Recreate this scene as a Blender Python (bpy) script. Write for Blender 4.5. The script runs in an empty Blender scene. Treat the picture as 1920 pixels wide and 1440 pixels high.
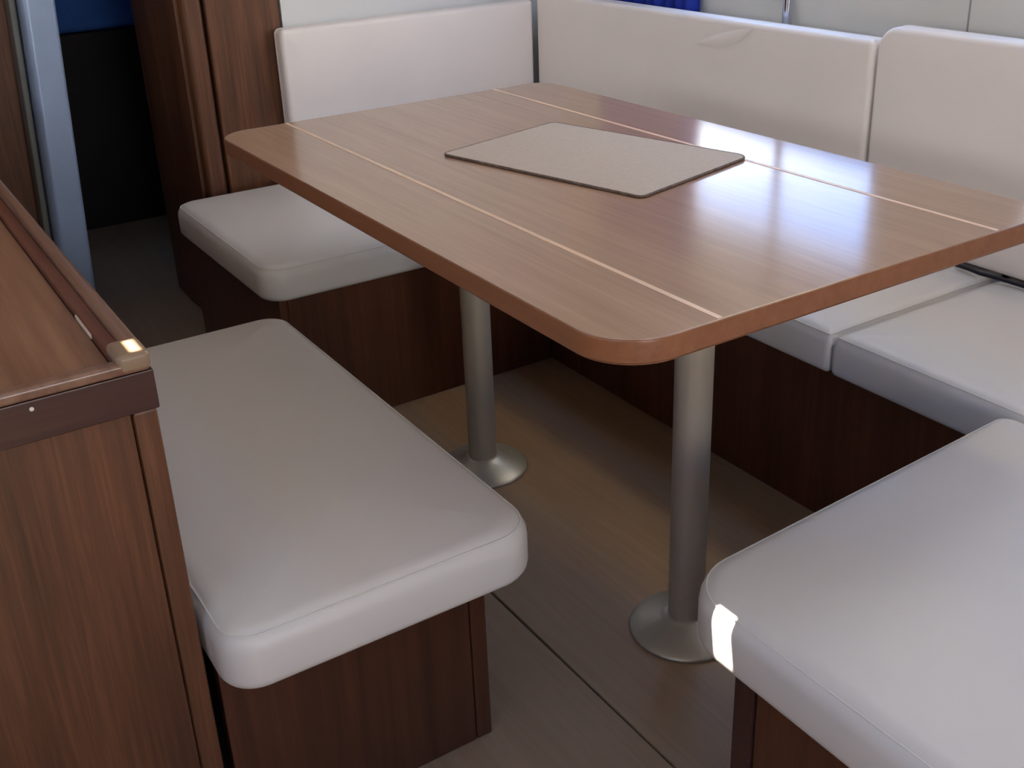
import bpy, bmesh, math, random
from mathutils import Vector, Matrix

scene = bpy.context.scene
COL = scene.collection
PI = math.pi

# ------------------------------------------------------------------ camera
cam_data = bpy.data.cameras.new('camera')
cam = bpy.data.objects.new('camera', cam_data)
COL.objects.link(cam)
scene.camera = cam
F_PX, PX, PY = 2074.68, 954.6, 641.06
YAW, PIT, ROL = 2.5894, -0.4192, -0.0408
CAM = Vector((2.0204, -0.6204, 1.165))
fw = Vector((math.cos(YAW) * math.cos(PIT), math.sin(YAW) * math.cos(PIT), math.sin(PIT)))
rt = Vector((math.sin(YAW), -math.cos(YAW), 0))
up = rt.cross(fw)
r2 = math.cos(ROL) * rt + math.sin(ROL) * up
u2 = -math.sin(ROL) * rt + math.cos(ROL) * up
m = Matrix((r2, u2, -fw)).transposed().to_4x4()
m.translation = CAM
cam.matrix_world = m
cam_data.sensor_width = 36
cam_data.lens = 36 * F_PX / 1920
cam_data.shift_x = (960 - PX) / 1920
cam_data.shift_y = (PY - 720) / 1920
cam_data.clip_start = 0.02

# ------------------------------------------------------------------ world, sun, exposure
world = bpy.data.worlds.new('sky')
scene.world = world
world.use_nodes = True
wn = world.node_tree.nodes
bg = wn['Background']
wt = world.node_tree
w_tc = wn.new('ShaderNodeTexCoord'); w_sep = wn.new('ShaderNodeSeparateXYZ'); w_rp = wn.new('ShaderNodeValToRGB')
wt.links.new(w_tc.outputs['Generated'], w_sep.inputs[0])
wt.links.new(w_sep.outputs['Z'], w_rp.inputs['Fac'])
e = w_rp.color_ramp.elements                              # white haze at the horizon, bluer above
e[0].position, e[0].color = 0.0, (1.0, 0.99, 0.97, 1)
e[1].position, e[1].color = 1.0, (0.13, 0.26, 0.54, 1)
e2 = e.new(0.238); e2.color = (1.0, 1.0, 1.0, 1)
e2 = e.new(0.266); e2.color = (0.15, 0.29, 0.60, 1)
wt.links.new(w_rp.outputs['Color'], bg.inputs['Color'])
bg.inputs['Strength'].default_value = 10.0

SUN_DIR = Vector((-0.12, -0.62, 0.775)).normalized()      # towards the sun
sd = bpy.data.lights.new('sun', 'SUN')
sd.energy = 62.0
sd.angle = 0.0035
sd.color = (1.0, 0.90, 0.76)
sun = bpy.data.objects.new('sun', sd)
COL.objects.link(sun)
sun.rotation_euler = SUN_DIR.to_track_quat('Z', 'Y').to_euler()

def portal(name, loc, sx, sy, normal):
    """marks an opening of the cabin for the sampling of the sky light"""
    d = bpy.data.lights.new(name, 'AREA')
    d.shape = 'RECTANGLE'; d.size = sx; d.size_y = sy
    d.cycles.is_portal = True
    o = bpy.data.objects.new(name, d); COL.objects.link(o)
    o.location = loc
    o.rotation_euler = (-Vector(normal)).to_track_quat('Z', 'Y').to_euler()

vs = scene.view_settings
scene.display_settings.display_device = 'sRGB'
vs.view_transform = 'Standard'
vs.look = 'None'
vs.gamma = 1
vs.use_curve_mapping = False
vs.exposure = -0.06

# ------------------------------------------------------------------ materials
def srgb(r, g, b):
    f = lambda c: (c / 255 / 12.92) if c / 255 <= 0.04045 else ((c / 255 + 0.055) / 1.055) ** 2.4
    return (f(r), f(g), f(b), 1)

def new_mat(name):
    mt = bpy.data.materials.new(name); mt.use_nodes = True
    nt = mt.node_tree
    return mt, nt, nt.nodes['Principled BSDF']

def coords(nt, scale):
    tc = nt.nodes.new('ShaderNodeTexCoord'); mp = nt.nodes.new('ShaderNodeMapping')
    mp.inputs['Scale'].default_value = scale
    nt.links.new(tc.outputs['Object'], mp.inputs['Vector'])
    return mp.outputs['Vector']

def noise(nt, vec, scale, detail=4, rough=0.6, dist=0.0):
    n = nt.nodes.new('ShaderNodeTexNoise')
    n.inputs['Scale'].default_value = scale; n.inputs['Detail'].default_value = detail
    n.inputs['Roughness'].default_value = rough; n.inputs['Distortion'].default_value = dist
    nt.links.new(vec, n.inputs['Vector'])
    return n.outputs['Fac']

def ramp(nt, fac, stops):
    r = nt.nodes.new('ShaderNodeValToRGB')
    els = r.color_ramp.elements
    els[0].position, els[0].color = stops[0]
    els[1].position, els[1].color = stops[-1]
    for p, c in stops[1:-1]:
        e = els.new(p); e.color = c
    nt.links.new(fac, r.inputs['Fac'])
    return r.outputs['Color']

def bump(nt, b, fac, strength, dist=0.002):
    n = nt.nodes.new('ShaderNodeBump')
    n.inputs['Strength'].default_value = strength; n.inputs['Distance'].default_value = dist
    nt.links.new(fac, n.inputs['Height']); nt.links.new(n.outputs['Normal'], b.inputs['Normal'])

def wood(name, dark, mid, light, grain='z', rough=0.35, coat=0.0, fine=1.0, bmp=0.05):
    mt, nt, b = new_mat(name)
    s = {'x': (1.2, 34, 34), 'y': (34, 1.2, 34), 'z': (34, 34, 1.2)}[grain]
    v = coords(nt, s)
    a = noise(nt, v, 2.2 * fine, 6, 0.65, 0.4)
    v2 = coords(nt, tuple(c * (0.25 if c > 2 else 0.5) for c in s))
    c2 = noise(nt, v2, 1.5 * fine, 3, 0.5, 0.8)
    mix = nt.nodes.new('ShaderNodeMath'); mix.operation = 'MULTIPLY_ADD'
    mix.inputs[1].default_value = 0.6
    nt.links.new(a, mix.inputs[0])
    sc = nt.nodes.new('ShaderNodeMath'); sc.operation = 'MULTIPLY'; sc.inputs[1].default_value = 0.4
    nt.links.new(c2, sc.inputs[0]); nt.links.new(sc.outputs[0], mix.inputs[2])
    col = ramp(nt, mix.outputs[0], [(0.34, dark), (0.5, mid), (0.66, light)])
    nt.links.new(col, b.inputs['Base Color'])
    b.inputs['Roughness'].default_value = rough
    b.inputs['Coat Weight'].default_value = coat
    b.inputs['Coat Roughness'].default_value = 0.12
    bump(nt, b, a, bmp)
    return mt

def vinyl(name, col, rough=0.42):
    mt, nt, b = new_mat(name)
    v = coords(nt, (1, 1, 1))
    n1 = noise(nt, v, 3.0, 3)
    c = ramp(nt, n1, [(0.3, tuple(x * 0.95 for x in col[:3]) + (1,)), (0.7, col)])
    nt.links.new(c, b.inputs['Base Color'])
    b.inputs['Roughness'].default_value = rough
    n2 = noise(nt, v, 420, 2)
    bump(nt, b, n2, 0.10, 0.0006)
    return mt

def plain(name, col, rough=0.5, metal=0.0, var=0.05, scale=6.0):
    mt, nt, b = new_mat(name)
    v = coords(nt, (1, 1, 1))
    n1 = noise(nt, v, scale, 3)
    c = ramp(nt, n1, [(0.3, tuple(x * (1 - var) for x in col[:3]) + (1,)), (0.7, tuple(min(1, x * (1 + var)) for x in col[:3]) + (1,))])
    nt.links.new(c, b.inputs['Base Color'])
    b.inputs['Roughness'].default_value = rough
    b.inputs['Metallic'].default_value = metal
    return mt

M = {}
M['sapele'] = wood('dark_sapele', srgb(72, 43, 25), srgb(98, 60, 36), srgb(122, 79, 50), 'z', 0.45, 0.0, 1.6)
M['sapele_x'] = wood('dark_sapele_long', srgb(68, 40, 25), srgb(86, 52, 32), srgb(106, 66, 42), 'x', 0.45)
M['base_y'] = wood('bench_wood_dark', srgb(70, 38, 22), srgb(88, 50, 30), srgb(104, 61, 38), 'z', 0.4)
M['band'] = wood('dark_edge_wood', srgb(56, 32, 27), srgb(68, 40, 34), srgb(80, 48, 40), 'y', 0.35)
M['cabinet_top'] = wood('worktop_wood', srgb(108, 72, 50), srgb(134, 95, 70), srgb(156, 115, 86), 'x', 0.4)
M['fiddle'] = wood('fiddle_wood', srgb(108, 74, 56), srgb(128, 94, 74), srgb(146, 112, 90), 'x', 0.3, 0.3)
M['table'] = wood('beech_table_wood', srgb(164, 131, 108), srgb(172, 139, 115), srgb(180, 147, 122), 'x', 0.155, 0.0, 1.6, 0.0)
M['table_edge'] = wood('table_edge_wood', srgb(122, 76, 48), srgb(133, 84, 54), srgb(142, 92, 60), 'x', 0.4)
M['inlay'] = plain('maple_inlay', srgb(226, 190, 160), 0.4)
M['floor'] = wood('cabin_floor_laminate', srgb(154, 126, 96), srgb(162, 134, 104), srgb(170, 142, 112), 'x', 0.38, 0.0, 1.0, 0.03)
M['vinyl'] = vinyl('white_vinyl', srgb(244, 234, 227))
M['vinyl_seat'] = vinyl('white_seat_vinyl', srgb(224, 217, 207))
M['piping'] = plain('vinyl_piping', srgb(226, 221, 210), 0.5)
M['white_wall'] = plain('white_liner', srgb(222, 222, 220), 0.5, 0, 0.02)
M['ceiling'] = plain('white_headliner', srgb(228, 227, 224), 0.7, 0, 0.02)
M['hull'] = plain('hull_liner', srgb(216, 212, 202), 0.6, 0, 0.03)
M['seam'] = plain('panel_seam', srgb(150, 150, 148), 0.8)
M['steel'] = plain('anodised_aluminium', srgb(186, 174, 154), 0.45, 0.3, 0.03, 30)
M['base_disc'] = plain('cast_table_foot', srgb(196, 192, 178), 0.4, 0.6, 0.05)
M['chrome'] = plain('chrome', srgb(200, 200, 205), 0.12, 1.0, 0.02)
M['mast'] = plain('painted_mast_post', srgb(150, 168, 196), 0.32, 0.35, 0.06, 9)
M['track'] = plain('dull_grey_metal', srgb(112, 114, 110), 0.5, 0.3, 0.1)
M['curtain'] = plain('blue_curtain_cloth', srgb(18, 48, 160), 0.75, 0, 0.15, 12)
M['bedding'] = plain('blue_bedding_cloth', srgb(62, 110, 190), 0.8, 0, 0.15, 10)
M['black'] = plain('black_rubber', srgb(16, 15, 22), 0.4)
M['mat'] = plain('woven_grey_mat', srgb(182, 168, 154), 0.75, 0, 0.06, 160)
M['mat_edge'] = plain('mat_stitching', srgb(104, 84, 72), 0.8, 0, 0.5, 120)
M['rail_strip'] = wood('red_brown_rail', srgb(88, 50, 34), srgb(104, 62, 44), srgb(118, 74, 54), 'x', 0.4)
M['cap'] = plain('pale_corner_wood', srgb(140, 116, 92), 0.4, 0, 0.08, 30)
M['chip'] = plain('bare_chipped_wood', srgb(214, 190, 160), 0.6)
M['screw'] = plain('screw_cap', srgb(220, 212, 204), 0.35)
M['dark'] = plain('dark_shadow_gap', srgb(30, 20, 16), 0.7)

def pane_mat():
    mt = bpy.data.materials.new('window_pane'); mt.use_nodes = True
    nt = mt.node_tree; nt.nodes.remove(nt.nodes['Principled BSDF'])
    out = nt.nodes['Material Output']
    t = nt.nodes.new('ShaderNodeBsdfTransparent'); g = nt.nodes.new('ShaderNodeBsdfGlossy')
    t.inputs['Color'].default_value = (0.96, 0.98, 1.0, 1)
    g.inputs['Roughness'].default_value = 0.02
    mx = nt.nodes.new('ShaderNodeMixShader'); mx.inputs[0].default_value = 0.05
    nt.links.new(t.outputs[0], mx.inputs[1]); nt.links.new(g.outputs[0], mx.inputs[2])
    nt.links.new(mx.outputs[0], out.inputs['Surface'])
    return mt
M['pane'] = pane_mat()

# ------------------------------------------------------------------ mesh helpers
def add_box(bm, a, b, bevel=0.0, seg=2):
    a, b = Vector(a), Vector(b)
    c = (a + b) / 2; s = b - a
    r = bmesh.ops.create_cube(bm, size=1, matrix=Matrix.Translation(c) @ Matrix.Diagonal((s.x, s.y, s.z, 1)))
    if bevel:
        es = list({e for v in r['verts'] for e in v.link_edges})
        bmesh.ops.bevel(bm, geom=es, offset=bevel, segments=seg, affect='EDGES', profile=0.5)

def rrect(x0, x1, y0, y1, rad, n=8):
    """rounded rectangle outline, ccw; rad = (r at x0y0, x1y0, x1y1, x0y1)"""
    pts = []
    for (cx, cy, sx, sy, r, a0) in ((x0, y0, 1, 1, rad[0], PI), (x1, y0, -1, 1, rad[1], 1.5 * PI),
                                    (x1, y1, -1, -1, rad[2], 0), (x0, y1, 1, -1, rad[3], 0.5 * PI)):
        for k in range(n + 1):
            t = a0 + 0.5 * PI * k / n
            pts.append((cx + sx * r + r * math.cos(t), cy + sy * r + r * math.sin(t)))
    return pts

def pad_bm(x0, x1, y0, y1, z0, z1, rad, rt_=0.022, rb=0.014, crown=0.006, mat4=None, n=8):
    """upholstered pad: rounded outline, filleted top and bottom, slightly crowned top"""
    bm = bmesh.new()
    prof = []
    for k in range(5):
        t = 0.5 * PI * k / 4
        prof.append((rb * (1 - math.sin(t)), z0 + rb * (1 - math.cos(t))))
    for k in range(7):
        t = 0.5 * PI * k / 6
        prof.append((rt_ * (1 - math.cos(t)), z1 - crown - rt_ * (1 - math.sin(t))))
    half = min(x1 - x0, y1 - y0) / 2
    for q in (0.25, 0.5, 0.75, 0.93):
        i = rt_ + (half - rt_) * q
        prof.append((i, z1 - crown * (1 - q) ** 2))
    rings = []
    for (i, z) in prof:
        i = min(i, half - 0.001)
        rr = tuple(max(0.001, min(r - i, half - i)) if r - i > 0.001 else 0.001 for r in rad)
        rings.append([bm.verts.new((x, y, z)) for x, y in rrect(x0 + i, x1 - i, y0 + i, y1 - i, rr, n)])
    L = len(rings[0])
    for a, b in zip(rings, rings[1:]):
        for k in range(L):
            bm.faces.new((a[k], a[(k + 1) % L], b[(k + 1) % L], b[k]))
    bm.faces.new(list(reversed(rings[0])))
    bm.faces.new(rings[-1])
    if mat4 is not None:
        bmesh.ops.transform(bm, matrix=mat4, verts=bm.verts)
    return bm

def add_tube(bm, pts, r, n=8, closed=False):
    pts = [Vector(p) for p in pts]
    rings = []
    N = len(pts)
    prev = None
    for i, p in enumerate(pts):
        if closed:
            d = pts[(i + 1) % N] - pts[i - 1]
        else:
            d = pts[min(i + 1, N - 1)] - pts[max(i - 1, 0)]
        if d.length < 1e-9: d = Vector((0, 0, 1))
        d.normalize()
        ref = Vector((0, 0, 1)) if abs(d.z) < 0.95 else Vector((1, 0, 0))
        if prev is not None and abs(prev.dot(d)) < 0.95: ref = prev
        a = d.cross(ref).normalized(); b = a.cross(d).normalized()
        prev = b
        rings.append([bm.verts.new(p + r * (math.cos(2 * PI * k / n) * a + math.sin(2 * PI * k / n) * b)) for k in range(n)])
    pairs = list(zip(rings, rings[1:])) + ([(rings[-1], rings[0])] if closed else [])
    for A, B in pairs:
        for k in range(n):
            bm.faces.new((A[k], A[(k + 1) % n], B[(k + 1) % n], B[k]))
    if not closed:
        bm.faces.new(rings[0]); bm.faces.new(list(reversed(rings[-1])))

def add_lathe(bm, c, prof, n=40):
    rings = []
    for r, z in prof:
        rings.append([bm.verts.new((c[0] + r * math.cos(2 * PI * k / n), c[1] + r * math.sin(2 * PI * k / n), c[2] + z)) for k in range(n)])
    for A, B in zip(rings, rings[1:]):
        for k in range(n):
            bm.faces.new((A[k], A[(k + 1) % n], B[(k + 1) % n], B[k]))
    bm.faces.new(list(reversed(rings[0]))); bm.faces.new(rings[-1])

def add_slab(bm, outline, z0, z1, bev=0.003):
    """flat slab from a ccw outline with small chamfered edges"""
    cx = sum(p[0] for p in outline) / len(outline); cy = sum(p[1] for p in outline) / len(outline)
    def ring(ins, z):
        out = []
        N = len(outline)
        for i, p in enumerate(outline):
            a = Vector(outline[i - 1]); b = Vector(outline[(i + 1) % N])
            t = (b - a); 
            nrm = Vector((-t.y, t.x)).normalized() if t.length > 1e-9 else Vector((0, 0))
            out.append(bm.verts.new((p[0] + nrm.x * ins, p[1] + nrm.y * ins, z)))
        return out
    rs = [ring(bev, z0), ring(0, z0 + bev), ring(0, z1 - bev), ring(bev * 0.3, z1 - bev * 0.3), ring(bev, z1)]
    L = len(outline)
    for A, B in zip(rs, rs[1:]):
        for k in range(L):
            bm.faces.new((A[k], A[(k + 1) % L], B[(k + 1) % L], B[k]))
    bm.faces.new(list(reversed(rs[0]))); bm.faces.new(rs[-1])

ORIGIN = {}
def origin_of(o):
    return ORIGIN.get(o.name, Vector((0, 0, 0)))

def obj(name, bm, mat, parent=None, origin=None, smooth=True, angle=40, wn=True):
    """links a bmesh built in room coordinates as one mesh object"""
    org = origin_of(parent) if parent is not None else Vector(origin or (0, 0, 0))
    bmesh.ops.recalc_face_normals(bm, faces=bm.faces)
    bmesh.ops.translate(bm, verts=bm.verts, vec=-org)
    if smooth:
        ca = math.radians(angle)
        for f in bm.faces: f.smooth = True
        for e in bm.edges:
            if len(e.link_faces) == 2 and e.calc_face_angle(0) > ca: e.smooth = False
    me = bpy.data.meshes.new(name); bm.to_mesh(me); bm.free()
    me.materials.append(M[mat] if isinstance(mat, str) else mat)
    o = bpy.data.objects.new(name, me); COL.objects.link(o)
    if smooth and wn:
        md = o.modifiers.new('flat_faces', 'WEIGHTED_NORMAL'); md.keep_sharp = True; md.weight = 100
    if parent is not None: o.parent = parent
    else: o.location = org
    ORIGIN[o.name] = org
    return o

def box(name, a, b, mat, parent=None, bevel=0.0, origin=None, seg=2):
    bm = bmesh.new(); add_box(bm, a, b, bevel, seg)
    return obj(name, bm, mat, parent, origin)

def thing(name, label, cat, loc, group=None):
    o = bpy.data.objects.new(name, None); COL.objects.link(o)
    o.empty_display_size = 0.05
    o.location = loc; ORIGIN[o.name] = Vector(loc)
    return tag(o, label, cat, group)

def tag(o, label, cat, group=None):
    o['label'] = label; o['category'] = cat
    if group: o['group'] = group
    return o

def struct(o):
    o['kind'] = 'structure'
    return o

def rect_minus(a, b, holes):
    """rectangles left of [a0,a1]x[b0,b1] after cutting rectangular holes"""
    xs = sorted({a[0], a[1], *[v for h in holes for v in h[:2]]}); ys = sorted({b[0], b[1], *[v for h in holes for v in h[2:]]})
    out = []
    for x0, x1 in zip(xs, xs[1:]):
        for y0, y1 in zip(ys, ys[1:]):
            cx, cy = (x0 + x1) / 2, (y0 + y1) / 2
            if not any(h[0] < cx < h[1] and h[2] < cy < h[3] for h in holes):
                out.append((x0, x1, y0, y1))
    return out

def wall_xz(bm, y0, y1, xr, zr, holes):
    for r in rect_minus(xr, zr, holes): add_box(bm, (r[0], y0, r[2]), (r[1], y1, r[3]))
def wall_yz(bm, x0, x1, yr, zr, holes):
    for r in rect_minus(yr, zr, holes): add_box(bm, (x0, r[0], r[2]), (x1, r[1], r[3]))
def wall_xy(bm, z0, z1, xr, yr, holes):
    for r in rect_minus(xr, yr, holes): add_box(bm, (r[0], r[2], z0), (r[1], r[3], z1))

# ================================================================== ROOM SHELL
X0, X1, Y0, Y1, ZC = -2.9, 3.1, -1.6, 1.29, 1.88
XB = -0.66            # bulkhead at the end of the settee

# floor: sub-floor with two lift-out boards, seam running along the cabin
fl = box('floor', (X0, Y0, -0.06), (X1, Y1 + 0.1, -0.012), 'dark')
struct(fl)
SEAM = 0.158
box('floor_panel', (-0.658, Y0, -0.012), (X1, SEAM - 0.002, 0.0), 'floor', fl, 0.0012, seg=1)
box('floor_panel', (X0, Y0, -0.012), (-0.66, Y1, 0.0), 'floor', fl, 0.0012, seg=1)
box('floor_panel', (-0.658, SEAM + 0.002, -0.012), (X1, Y1, 0.0), 'floor', fl, 0.0012, seg=1)

# ceiling with its hatches and two holes added to let the sun spots through
def up_hit(p):
    t = (ZC - p.z) / SUN_DIR.z
    q = p + SUN_DIR * t
    return q.x, q.y
s1 = up_hit(Vector((1.312, 0.083, 0.353)))
s2 = up_hit(Vector((0.963, -0.4185, 0.728)))
H_SALOON = (0.00, 0.80, 0.95, 1.22)
H_AFT = (2.35, 2.95, -0.95, -0.35)
H_FORE = (-2.55, -2.15, -0.55, -0.3)  # unseen hatch added to light the blue bedding
sun_holes = [(s1[0] - 0.015, s1[0] + 0.015, s1[1] - 0.036, s1[1] + 0.036),
              (s2[0] - 0.017, s2[0] + 0.017, s2[1] - 0.0125, s2[1] + 0.0125)]
bm = bmesh.new(); wall_xy(bm, ZC, ZC + 0.02, (X0, X1), (Y0, Y1 + 0.1), [H_SALOON, H_AFT, H_FORE] + sun_holes)
struct(obj('ceiling', bm, 'ceiling', smooth=False))

# hull side behind the settee, with two windows
W1 = (-0.17, 0.46, 0.885, 1.15)
W2 = (0.80, 1.45, 0.885, 1.15)
bm = bmesh.new(); wall_xz(bm, Y1, Y1 + 0.06, (X0, X1), (0, ZC), [W1, W2])
wb = struct(obj('wall_back', bm, 'hull', smooth=False))
for sx in (0.645,):
    box('panel_seam', (sx - 0.0014, Y1 - 0.0015, 0.70), (sx + 0.0014, Y1 + 0.001, 0.884), 'seam', wb)

def window(name, W, yy):
    bm = bmesh.new()
    x0, x1, z0, z1 = W
    t = 0.012
    add_box(bm, (x0, yy, z0), (x1, yy + 0.05, z0 + t)); add_box(bm, (x0, yy, z1 - t), (x1, yy + 0.05, z1))
    add_box(bm, (x0, yy, z0 + t), (x0 + t, yy + 0.05, z1 - t)); add_box(bm, (x1 - t, yy, z0 + t), (x1, yy + 0.05, z1 - t))
    f = struct(obj(name, bm, 'steel', smooth=False))
    box('pane', (x0 + t, yy + 0.022, z0 + t), (x1 - t, yy + 0.028, z1 - t), 'pane', f)
    return f
window('window_1', W1, Y1 + 0.003)
window('window_2', W2, Y1 + 0.003)

# galley side
W3 = (0.1, 0.8, 1.05, 1.36)
W4 = (1.5, 2.3, 1.0, 1.36)
bm = bmesh.new(); wall_xz(bm, Y0 - 0.06, Y0, (X0, X1), (0, ZC), [W3, W4])
struct(obj('wall_front', bm, 'white_wall', smooth=False))
struct(box('trim_4', (-0.60, Y0, 0.06), (X1 - 0.002, Y0 + 0.02, 0.98), 'sapele_x'))
window('window_3', W3, Y0 - 0.055); window('window_4', W4, Y0 - 0.055)

# aft end with the companionway
DOOR = (-0.75, 0.05, 0.55, 1.20)
bm = bmesh.new(); wall_yz(bm, X1, X1 + 0.06, (Y0, Y1), (0, ZC), [DOOR])
struct(obj('wall_right', bm, 'sapele', smooth=False))
# forward end
bm = bmesh.new(); add_box(bm, (X0 - 0.06, Y0, 0), (X0, Y1, ZC))
struct(obj('wall_left', bm, 'sapele', smooth=False))

# main bulkhead: white liner above the settee end, wooden door post, passage wall, wood on the galley side
PY0, PY1 = 0.235, 0.43
XP = -0.696
wl = box('wall_bulkhead', (XP - 0.06, PY1 + 0.001, 0), (XP - 0.012, Y1, ZC), 'white_wall'); struct(wl)
bm = bmesh.new()
ol = rrect(XP - 0.06, XP, PY0, PY1, (0.003, 0.006, 0.03, 0.003), 8)
add_slab(bm, ol, 0, ZC, 0.0005)
struct(obj('trim_1', bm, 'sapele'))
bm = bmesh.new()
add_slab(bm, rrect(XP - 0.06, XP - 0.002, PY0 - 0.055, PY0 - 0.007, (0.003, 0.014, 0.010, 0.003), 6), 0, ZC, 0.0005)
struct(obj('trim_2', bm, 'sapele'))
box('rebate', (XP - 0.06, PY0 - 0.0075, 0), (XP - 0.03, PY0 + 0.0005, ZC), 'dark', bpy.data.objects['trim_2'])
# door leaf folded back along the passage
dl = box('door_1', (-1.12, PY0 - 0.065, 0.012), (XP - 0.03, PY0 - 0.055, ZC - 0.03), 'sapele', bevel=0.002); struct(dl)
bm = bmesh.new(); add_box(bm, (-1.14, PY0 - 0.054, 0), (XP - 0.06, PY0 - 0.03, ZC))
struct(obj('wall_passage', bm, 'sapele', smooth=False))
# galley-side bulkhead
bm = bmesh.new(); add_slab(bm, rrect(-0.965, -0.903, Y0, -0.150, (0.003, 0.003, 0.02, 0.02), 5), 0, ZC, 0.0005)
struct(obj('wall_galley_bulkhead', bm, 'sapele'))

# ================================================================== FORWARD CABIN
berth = thing('forward_berth', 'dark berth front in the unlit forward cabin beyond the mast post', 'berth', (-2.4, -0.3, 0))
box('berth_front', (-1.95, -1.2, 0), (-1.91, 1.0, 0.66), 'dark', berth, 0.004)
box('berth_board', (X0 + 0.005, -1.2, 0.62), (-1.952, 1.0, 0.66), 'sapele', berth, 0.004)
bm = pad_bm(X0 + 0.02, -1.93, -1.15, 0.98, 0.661, 0.86, (0.05, 0.06, 0.05, 0.05), 0.04, 0.02, 0.01)
tag(obj('blue_bedding', bm, 'bedding', origin=(-2.4, -0.3, 0.661)), 'blue bedding on the berth in the dark forward cabin at upper left', 'bedding')

# mast post
mp_ = thing('mast_post', 'pale blue grey painted metal mast post beside the wooden galley bulkhead', 'post', (-0.84, -0.115, 0))
def lean(bm, k=0.055, z0=0.55):
    for v in bm.verts: v.co.y += k * (v.co.z - z0)
bm = bmesh.new(); add_slab(bm, rrect(-0.90, -0.80, -0.178, -0.098, (0.02, 0.02, 0.012, 0.012), 6), 0.0, ZC - 0.001, 0.0005)
lean(bm)
po = obj('post_shaft', bm, 'mast', mp_)
bm = bmesh.new(); add_slab(bm, rrect(-0.885, -0.83, -0.196, -0.180, (0.005, 0.005, 0.005, 0.005), 4), 0.0, ZC - 0.001, 0.0005)
lean(bm)
obj('side_track', bm, 'track', mp_)

# ================================================================== SETTEE
SZ0, SZ1 = 0.325, 0.41
def bench_base(name, label, parts, loc):
    b = thing(name, label, 'bench base', loc)
    for (nm, a, c, mt) in parts: box(nm, a, c, mt, b, 0.003)
    return b
bench_base('settee_base', 'dark wooden base under the far left settee cushion by the bulkhead',
           [('front_panel', (-0.078, 0.12, 0), (-0.058, 0.782, 0.322), 'base_y'),
            ('end_panel', (-0.65, 0.10, 0), (-0.058, 0.12, 0.322), 'base_y'),
            ('seat_board', (-0.65, 0.121, 0.305), (-0.079, 1.28, 0.324), 'base_y')], (-0.35, 0.6, 0))
bench_base('settee_base', 'long dark wooden base under the back row of settee cushions',
           [('front_panel', (-0.057, 0.783, 0), (1.30, 0.803, 0.322), 'base_y'),
            ('seat_board', (-0.057, 0.804, 0.305), (2.0, 1.28, 0.324), 'base_y')], (0.6, 1.0, 0))
bench_base('settee_base', 'dark wooden base under the near right settee cushion at the right edge',
           [('end_panel', (1.337, 0.105, 0), (1.95, 0.125, 0.322), 'base_y'),
            ('corner_post', (1.305, 0.102, 0), (1.336, 0.135, 0.322), 'band'),
            ('inner_panel', (1.306, 0.136, 0), (1.326, 0.782, 0.322), 'base_y'),
            ('seat_board', (1.327, 0.126, 0.305), (1.95, 0.782, 0.324), 'base_y')], (1.6, 0.4, 0))
bench_base('bench_base', 'dark wooden base of the front bench beside the cabinet',
           [('end_panel', (0.927, -0.382, 0), (0.947, -0.040, 0.322), 'base_y'),
            ('corner_post', (0.922, -0.039, 0), (0.947, -0.014, 0.322), 'base_y'),
            ('side_panel', (0.24, -0.034, 0), (0.921, -0.016, 0.322), 'base_y'),
            ('far_panel', (0.22, -0.382, 0), (0.239, -0.016, 0.322), 'base_y'),
            ('seat_board', (0.24, -0.382, 0.305), (0.926, -0.036, 0.324), 'base_y')], (0.58, -0.2, 0))

def piping(parent, x0, x1, y0, y1, z, rad, inset=0.0, r=0.0022, mat4=None, mat='piping'):
    pts = [Vector((x, y, z)) for x, y in rrect(x0 + inset, x1 - inset, y0 + inset, y1 - inset, tuple(max(0.002, q - inset) for q in rad), 8)]
    if mat4 is not None: pts = [mat4 @ p for p in pts]
    bm = bmesh.new(); add_tube(bm, pts, r, 6, True)
    return obj('piping', bm, mat, parent)

def seat(label, x0, x1, y0, y1, rad, group, z0=SZ0, z1=SZ1, rt_=0.027, pipe=True, skew=0.0):
    t = thing('seat_cushion', label, 'cushion', ((x0 + x1) / 2, (y0 + y1) / 2, z0), group)
    sk = Matrix.Identity(4); sk[0][1] = -skew; sk[0][3] = skew * y0
    obj('cushion_body', pad_bm(x0, x1, y0, y1, z0, z1, rad, rt_, 0.014, 0.007, sk), 'vinyl_seat', t, angle=60, wn=False)
    if pipe: piping(t, x0, x1, y0, y1, z1 - 0.007 - rt_ * 0.25, rad, rt_ * 0.30, 0.0010, sk)
    return t
G = 'white vinyl seat cushions'
seat('white seat cushion of the far left settee, partly under the table', XB + 0.008, -0.030, 0.068, 1.205, (0.05, 0.055, 0.01, 0.01), G)
seat('white back row seat cushion, mostly hidden under the table', -0.027, 0.8635, 0.725, 1.205, (0.01, 0.012, 0.012, 0.01), G)
seat('white back row seat cushion to the right of the table end', 0.866, 1.95, 0.725, 1.205, (0.012, 0.012, 0.012, 0.012), G)
seat('large white seat cushion nearest at lower right with sunlit corner', 1.228, 1.95, 0.073, 0.718, (0.075, 0.02, 0.02, 0.03), G, skew=0.05)
seat('long white seat cushion of the bench beside the wooden cabinet', 0.185, 1.052, -0.394, 0.018, (0.03, 0.045, 0.06, 0.05), G)

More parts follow.
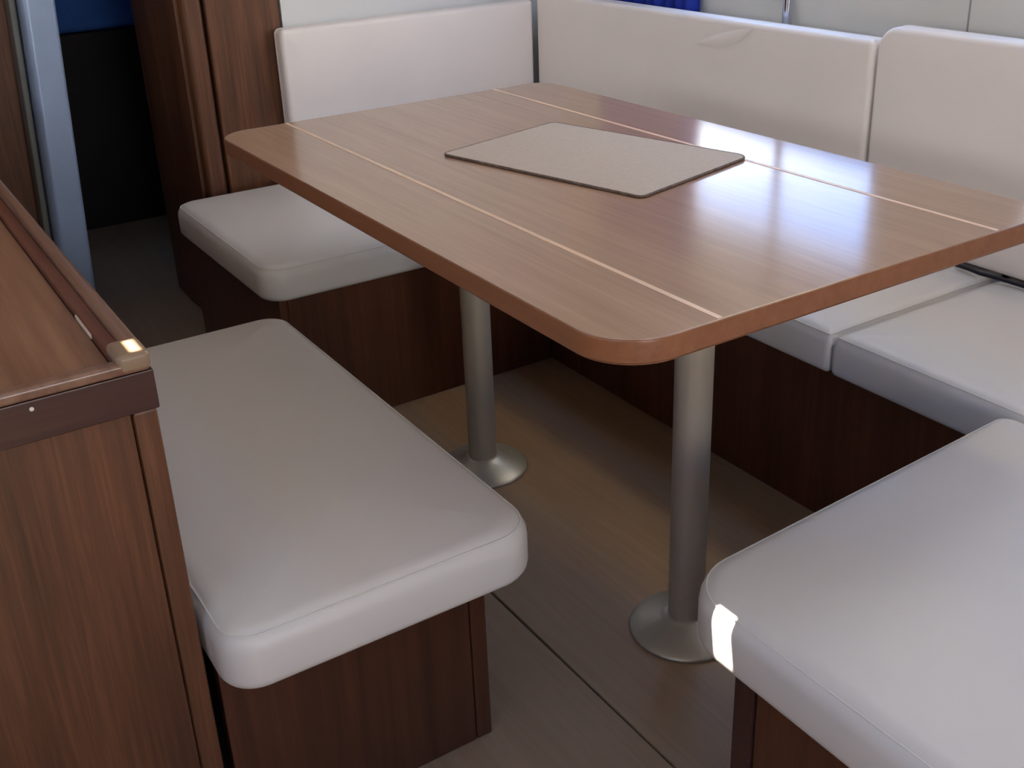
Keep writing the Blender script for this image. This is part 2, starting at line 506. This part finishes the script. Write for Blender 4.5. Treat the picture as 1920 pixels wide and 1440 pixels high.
def back(label, pos, rotz, length, h, z0, rad, group, th=0.055, tilt=0.0):
    """backrest pad: local x along its length, local y up, local z towards the sitter"""
    M4 = Matrix.Translation(pos) @ Matrix.Rotation(rotz, 4, 'Z') @ Matrix.Rotation(PI / 2 - tilt, 4, 'X')
    t = thing('backrest_cushion', label, 'cushion', (Vector(pos) + Matrix.Rotation(rotz, 3, 'Z') @ Vector((length / 2, 0, 0))), group)
    obj('cushion_body', pad_bm(0, length, 0, h, 0, th, rad, 0.012, 0.008, 0.004, M4), 'vinyl', t, angle=60, wn=False)
    piping(t, 0, length, 0, h, 0.014, rad, 0.0, 0.0012, M4)
    return t
GB = 'white vinyl backrest cushions'
YB = 1.145
# local +z -> towards sitter: for rotz=0, rotation PI/2 about x sends z to -y
back('white backrest cushion along the far bulkhead, left of the corner seam', (XB - 0.032, 0.396, SZ1 + 0.003), PI / 2, YB - 0.396 - 0.002, 0.365, 0, (0.01, 0.01, 0.01, 0.014), GB)
back('long white backrest cushion behind the table with a diagonal glint', (XB + 0.022, YB + 0.055, SZ1 + 0.003), 0, 0.545 - XB - 0.026, 0.385, 0, (0.01, 0.01, 0.012, 0.012), GB)
back('taller white backrest cushion at the right edge of the photo', (0.549, YB + 0.055, SZ1 + 0.003), 0, 1.3, 0.415, 0, (0.01, 0.01, 0.02, 0.045), GB)

# raised ridge standing in for a diagonal glint on the long backrest
long_body = [o for o in bpy.data.objects if o.name.startswith('cushion_body') and o.parent and o.parent['label'].startswith('long white backrest')][0]
bm = bmesh.new()
ca, cb_ = Vector((0.035, YB, 0.737)), Vector((0.215, YB, 0.792))
rows_ = []
for k in range(21):
    t = k / 20
    p = ca.lerp(cb_, t) + Vector((0, 0, 0.010 * math.sin(t * PI * 0.9) * -1))
    w = 0.015 * math.sin(PI * (0.04 + 0.92 * t)); h = 0.0036 * math.sin(PI * (0.04 + 0.92 * t))
    rows_.append([bm.verts.new((p.x - 0.3 * w * q, p.y + 0.0015 - h * (1 - q * q), p.z + w * q)) for q in (-1, -0.66, -0.33, 0, 0.33, 0.66, 1)])
for a, b in zip(rows_, rows_[1:]):
    for k in range(6): bm.faces.new((a[k], a[k + 1], b[k + 1], b[k]))
obj('glint_ridge', bm, 'vinyl', long_body, angle=80, wn=False)

# shelf behind the backrests
sh = box('trim_3', (XB - 0.04, 1.205, 0.66), (2.0, Y1 - 0.0005, 0.69), 'white_wall', bevel=0.003); struct(sh)

# ================================================================== TABLE
TZ, TT = 0.70, 0.030
TL, TW = 1.2208, 0.743
tb = thing('saloon_table', 'long wooden table with rounded corners and two pale inlaid stripes', 'table', (TL / 2, TW / 2, 0))
R_ = 0.075
out = rrect(0, TL, 0, TW, (0.06, R_, R_, 0.05), 12)
inn = rrect(0.002, TL - 0.002, 0.002, TW - 0.002, (0.058, R_ - 0.002, R_ - 0.002, 0.048), 12)
bm = bmesh.new(); add_slab(bm, inn, TZ - TT + 0.001, TZ, 0.001)
top = obj('tabletop', bm, 'table', tb)
bm = bmesh.new()
lo = []; 
for z, ins in ((TZ - TT, 0.004), (TZ - TT + 0.004, 0.0), (TZ - 0.004, 0.0), (TZ - 0.0012, 0.0012), (TZ - 0.0004, 0.0035)):
    q = rrect(ins, TL - ins, ins, TW - ins, (0.06 - ins, R_ - ins, R_ - ins, 0.05 - ins), 12)
    lo.append([bm.verts.new((x, y, z)) for x, y in q])
q = rrect(0.0035, TL - 0.0035, 0.0035, TW - 0.0035, (0.0565, R_ - 0.0035, R_ - 0.0035, 0.0465), 12)
lo.append([bm.verts.new((x, y, TZ - TT)) for x, y in q])
n = len(q)
for A, B in zip(lo, lo[1:] + lo[:1]):
    for k in range(n): bm.faces.new((A[k], A[(k + 1) % n], B[(k + 1) % n], B[k]))
obj('edge_band', bm, 'table_edge', tb)
for yi, w in ((0.1402, 0.0036), (0.6079, 0.0034)):
    box('inlay_stripe', (0.004, yi - w, TZ - 0.001), (TL - 0.004, yi + w, TZ + 0.0005), 'inlay', tb)
for lx in (0.296, 0.926):
    ly = 0.368
    bm = bmesh.new()
    add_lathe(bm, (lx, ly, 0), [(0.0285, 0.022), (0.0285, TZ - TT - 0.012), (0.042, TZ - TT - 0.010), (0.042, TZ - TT)], 36)
    lg = obj('leg', bm, 'steel', tb, angle=30)
    bm = bmesh.new()
    add_lathe(bm, (lx, ly, 0), [(0.090, 0.0005), (0.091, 0.004), (0.088, 0.008), (0.070, 0.016), (0.045, 0.023), (0.036, 0.030), (0.0295, 0.032)], 40)
    obj('foot_plate', bm, 'base_disc', lg)

# placemat, turned a little against the table
pm = thing('placemat', 'grey woven placemat with dark stitched edge lying on the wooden table', 'placemat', (0.588, 0.432, TZ))
P0 = Vector((0.4202, 0.2498)); P1 = Vector((0.8268, 0.3438))
ang = math.atan2(P1.y - P0.y, P1.x - P0.x); ml = (P1 - P0).length; mw = 0.279
RM = Matrix.Translation((P0.x, P0.y, 0)) @ Matrix.Rotation(ang + 0.012, 4, 'Z')
bm = bmesh.new()
ol = rrect(0, ml, 0, mw, (0.012, 0.010, 0.022, 0.012), 6)
ol = [(p[0], p[1]) for p in ol]
add_slab(bm, ol, TZ + 0.0007, TZ + 0.0042, 0.001)
bmesh.ops.transform(bm, matrix=RM, verts=bm.verts)
obj('mat_body', bm, 'mat', pm)
bm = bmesh.new()
add_tube(bm, [RM @ Vector((x, y, TZ + 0.0027)) for x, y in ol], 0.0021, 6, True)
obj('stitched_edge', bm, 'mat_edge', pm)

# ================================================================== CABINET
CX, CYR, CZT = 0.98, -0.399, 0.719
cb = thing('galley_cabinet', 'brown wooden galley cabinet with raised edge at the left of the photo', 'cabinet', (0.2, -0.7, 0))
CXF, CYF = -0.62, -1.25
box('worktop', (CXF, CYF, CZT - 0.03), (CX - 0.012, CYR - 0.034, CZT - 0.006), 'cabinet_top', cb, 0.002)
# raised fiddle along the aisle side, with rounded top
bm = bmesh.new(); add_box(bm, (CXF, CYR - 0.017, CZT - 0.03), (CX - 0.002, CYR, CZT + 0.008), 0.005, 3)
fd = obj('fiddle_rail', bm, 'fiddle', cb)
box('rail_strip', (CXF, CYR - 0.0335, CZT - 0.03), (CX - 0.0125, CYR - 0.0165, CZT + 0.001), 'rail_strip', fd, 0.0025)
bm = bmesh.new(); add_box(bm, (0.815, CYR - 0.0348, CZT - 0.0065), (0.885, CYR - 0.0315, CZT - 0.001), 0.001, 1)
ch = obj('chipped_edge', bm, 'chip', fd); ch['label'] = 'pale bare wood where the rail edge is chipped'
bm = bmesh.new(); add_box(bm, (CX - 0.040, CYR - 0.0325, CZT - 0.012), (CX + 0.0065, CYR + 0.0004, CZT + 0.0092), 0.006, 3)  # pale cap added so the sun spot on this corner turns whiter
cc = obj('sun_spot_cap', bm, 'cap', cb); cc['label'] = 'paler corner cap added to whiten the sun spot on the raised rail'
# end: dark band with a thin lip, framed panel
box('edge_lip', (CX - 0.011, CYF, CZT - 0.012), (CX + 0.006, CYR - 0.001, CZT + 0.001), 'fiddle', cb, 0.004, seg=3)
bd = box('edge_band', (CX - 0.010, CYF, CZT - 0.056), (CX + 0.004, CYR + 0.0012, CZT - 0.0125), 'band', cb, 0.002)
bm = bmesh.new()
add_lathe(bm, (0, 0, 0), [(0.0022, 0), (0.0022, 0.001), (0.0012, 0.0016)], 12)
bmesh.ops.transform(bm, matrix=Matrix.Translation((CX + 0.004, -0.515, CZT - 0.021)) @ Matrix.Rotation(PI / 2, 4, 'Y'), verts=bm.verts)
obj('screw_cap', bm, 'screw', bd)
box('corner_stile', (CX - 0.045, CYR - 0.026, 0.0), (CX - 0.001, CYR - 0.001, CZT - 0.057), 'sapele', cb, 0.004)
box('end_panel', (CX - 0.028, CYF, 0.06), (CX - 0.006, CYR - 0.0265, CZT - 0.057), 'sapele', cb, 0.002)
box('side_panel', (CXF, CYR - 0.022, 0.0), (CX - 0.046, CYR - 0.002, CZT - 0.031), 'sapele_x', cb, 0.002)
box('plinth', (CXF + 0.02, CYF, 0.0), (CX - 0.05, CYR - 0.03, 0.058), 'band', cb)

# ================================================================== SMALL THINGS
# blue curtain left of the window
bm = bmesh.new()
N = 90
rows = [0.70, 0.78, 0.9, 1.05, 1.2, 1.30]
grid_f, grid_b = [], []
for z in rows:
    a, b = [], []
    for k in range(N + 1):
        t = k / N
        x = -0.48 + 0.382 * t
        y = 1.262 + 0.010 * math.sin(t * 2 * PI * 9.5 + 0.4 * math.sin(z * 5)) + 0.004 * math.sin(t * 23 + z * 4)
        a.append(bm.verts.new((x, y, z))); b.append(bm.verts.new((x, y + 0.0025, z)))
    grid_f.append(a); grid_b.append(b)
for g in (grid_f, grid_b):
    for r0, r1 in zip(g, g[1:]):
        for k in range(N): bm.faces.new((r0[k], r0[k + 1], r1[k + 1], r1[k]))
for r in (0, -1):
    for k in range(N): bm.faces.new((grid_f[r][k], grid_f[r][k + 1], grid_b[r][k + 1], grid_b[r][k]))
for k in (0, N):
    for i in range(len(rows) - 1): bm.faces.new((grid_f[i][k], grid_f[i + 1][k], grid_b[i + 1][k], grid_b[i][k]))
cu = thing('curtain', 'bright blue curtain hanging behind the long backrest, top centre of photo', 'curtain', (-0.3, 1.262, 0.70))
obj('curtain_cloth', bm, 'curtain', cu, angle=70, wn=False)
bm = bmesh.new(); add_tube(bm, [(-0.50, 1.262, 1.292), (-0.09, 1.262, 1.292)], 0.006, 10)
for bx in (-0.495, -0.095): add_box(bm, (bx - 0.006, 1.262, 1.284), (bx + 0.006, 1.2899, 1.300))
obj('curtain_rail', bm, 'chrome', cu)

# chrome rod in front of the window
rod = thing('chrome_rod', 'thin upright chrome rod behind the long backrest, below the window', 'rod', (0.202, 1.262, 0.69))
bm = bmesh.new(); add_lathe(bm, (0.202, 1.262, 0.69), [(0.011, 0.0), (0.011, ZC - 0.69)], 20)
obj('rod_tube', bm, 'chrome', rod)
bm = bmesh.new(); add_lathe(bm, (0.202, 1.262, 0.69), [(0.020, 0.0), (0.020, 0.006), (0.0115, 0.010)], 20)
obj('rod_foot', bm, 'chrome', rod)

# black cable on the seat
bm = bmesh.new()
pts = []
ctrl = [(0.80, 1.132), (0.83, 1.131), (0.855, 1.127), (0.885, 1.131), (0.93, 1.132), (1.0, 1.133), (1.1, 1.132)]
for i in range(len(ctrl) - 1):
    for k in range(5):
        t = k / 5
        pts.append((ctrl[i][0] * (1 - t) + ctrl[i + 1][0] * t, ctrl[i][1] * (1 - t) + ctrl[i + 1][1] * t, SZ1 + 0.004))
add_tube(bm, pts, 0.004, 8)
tag(obj('cable', bm, 'black', origin=(0.9, 1.12, SZ1)), 'short black cable lying on the white seat cushion right of the table', 'cable')

# ================================================================== sky portals at the openings
portal('portal_window', ((W1[0] + W1[1]) / 2, Y1 + 0.065, (W1[2] + W1[3]) / 2), W1[1] - W1[0], W1[3] - W1[2], (0, -1, 0))
portal('portal_window', ((W2[0] + W2[1]) / 2, Y1 + 0.065, (W2[2] + W2[3]) / 2), W2[1] - W2[0], W2[3] - W2[2], (0, -1, 0))
portal('portal_window', ((W3[0] + W3[1]) / 2, Y0 - 0.065, (W3[2] + W3[3]) / 2), W3[1] - W3[0], W3[3] - W3[2], (0, 1, 0))
portal('portal_window', ((W4[0] + W4[1]) / 2, Y0 - 0.065, (W4[2] + W4[3]) / 2), W4[1] - W4[0], W4[3] - W4[2], (0, 1, 0))
portal('portal_companionway', (X1 + 0.065, (DOOR[0] + DOOR[1]) / 2, (DOOR[2] + DOOR[3]) / 2), DOOR[3] - DOOR[2], DOOR[1] - DOOR[0], (-1, 0, 0))
for hh in (H_SALOON, H_AFT, H_FORE):
    portal('portal_hatch', ((hh[0] + hh[1]) / 2, (hh[2] + hh[3]) / 2, ZC + 0.025), hh[1] - hh[0], hh[3] - hh[2], (0, 0, -1))
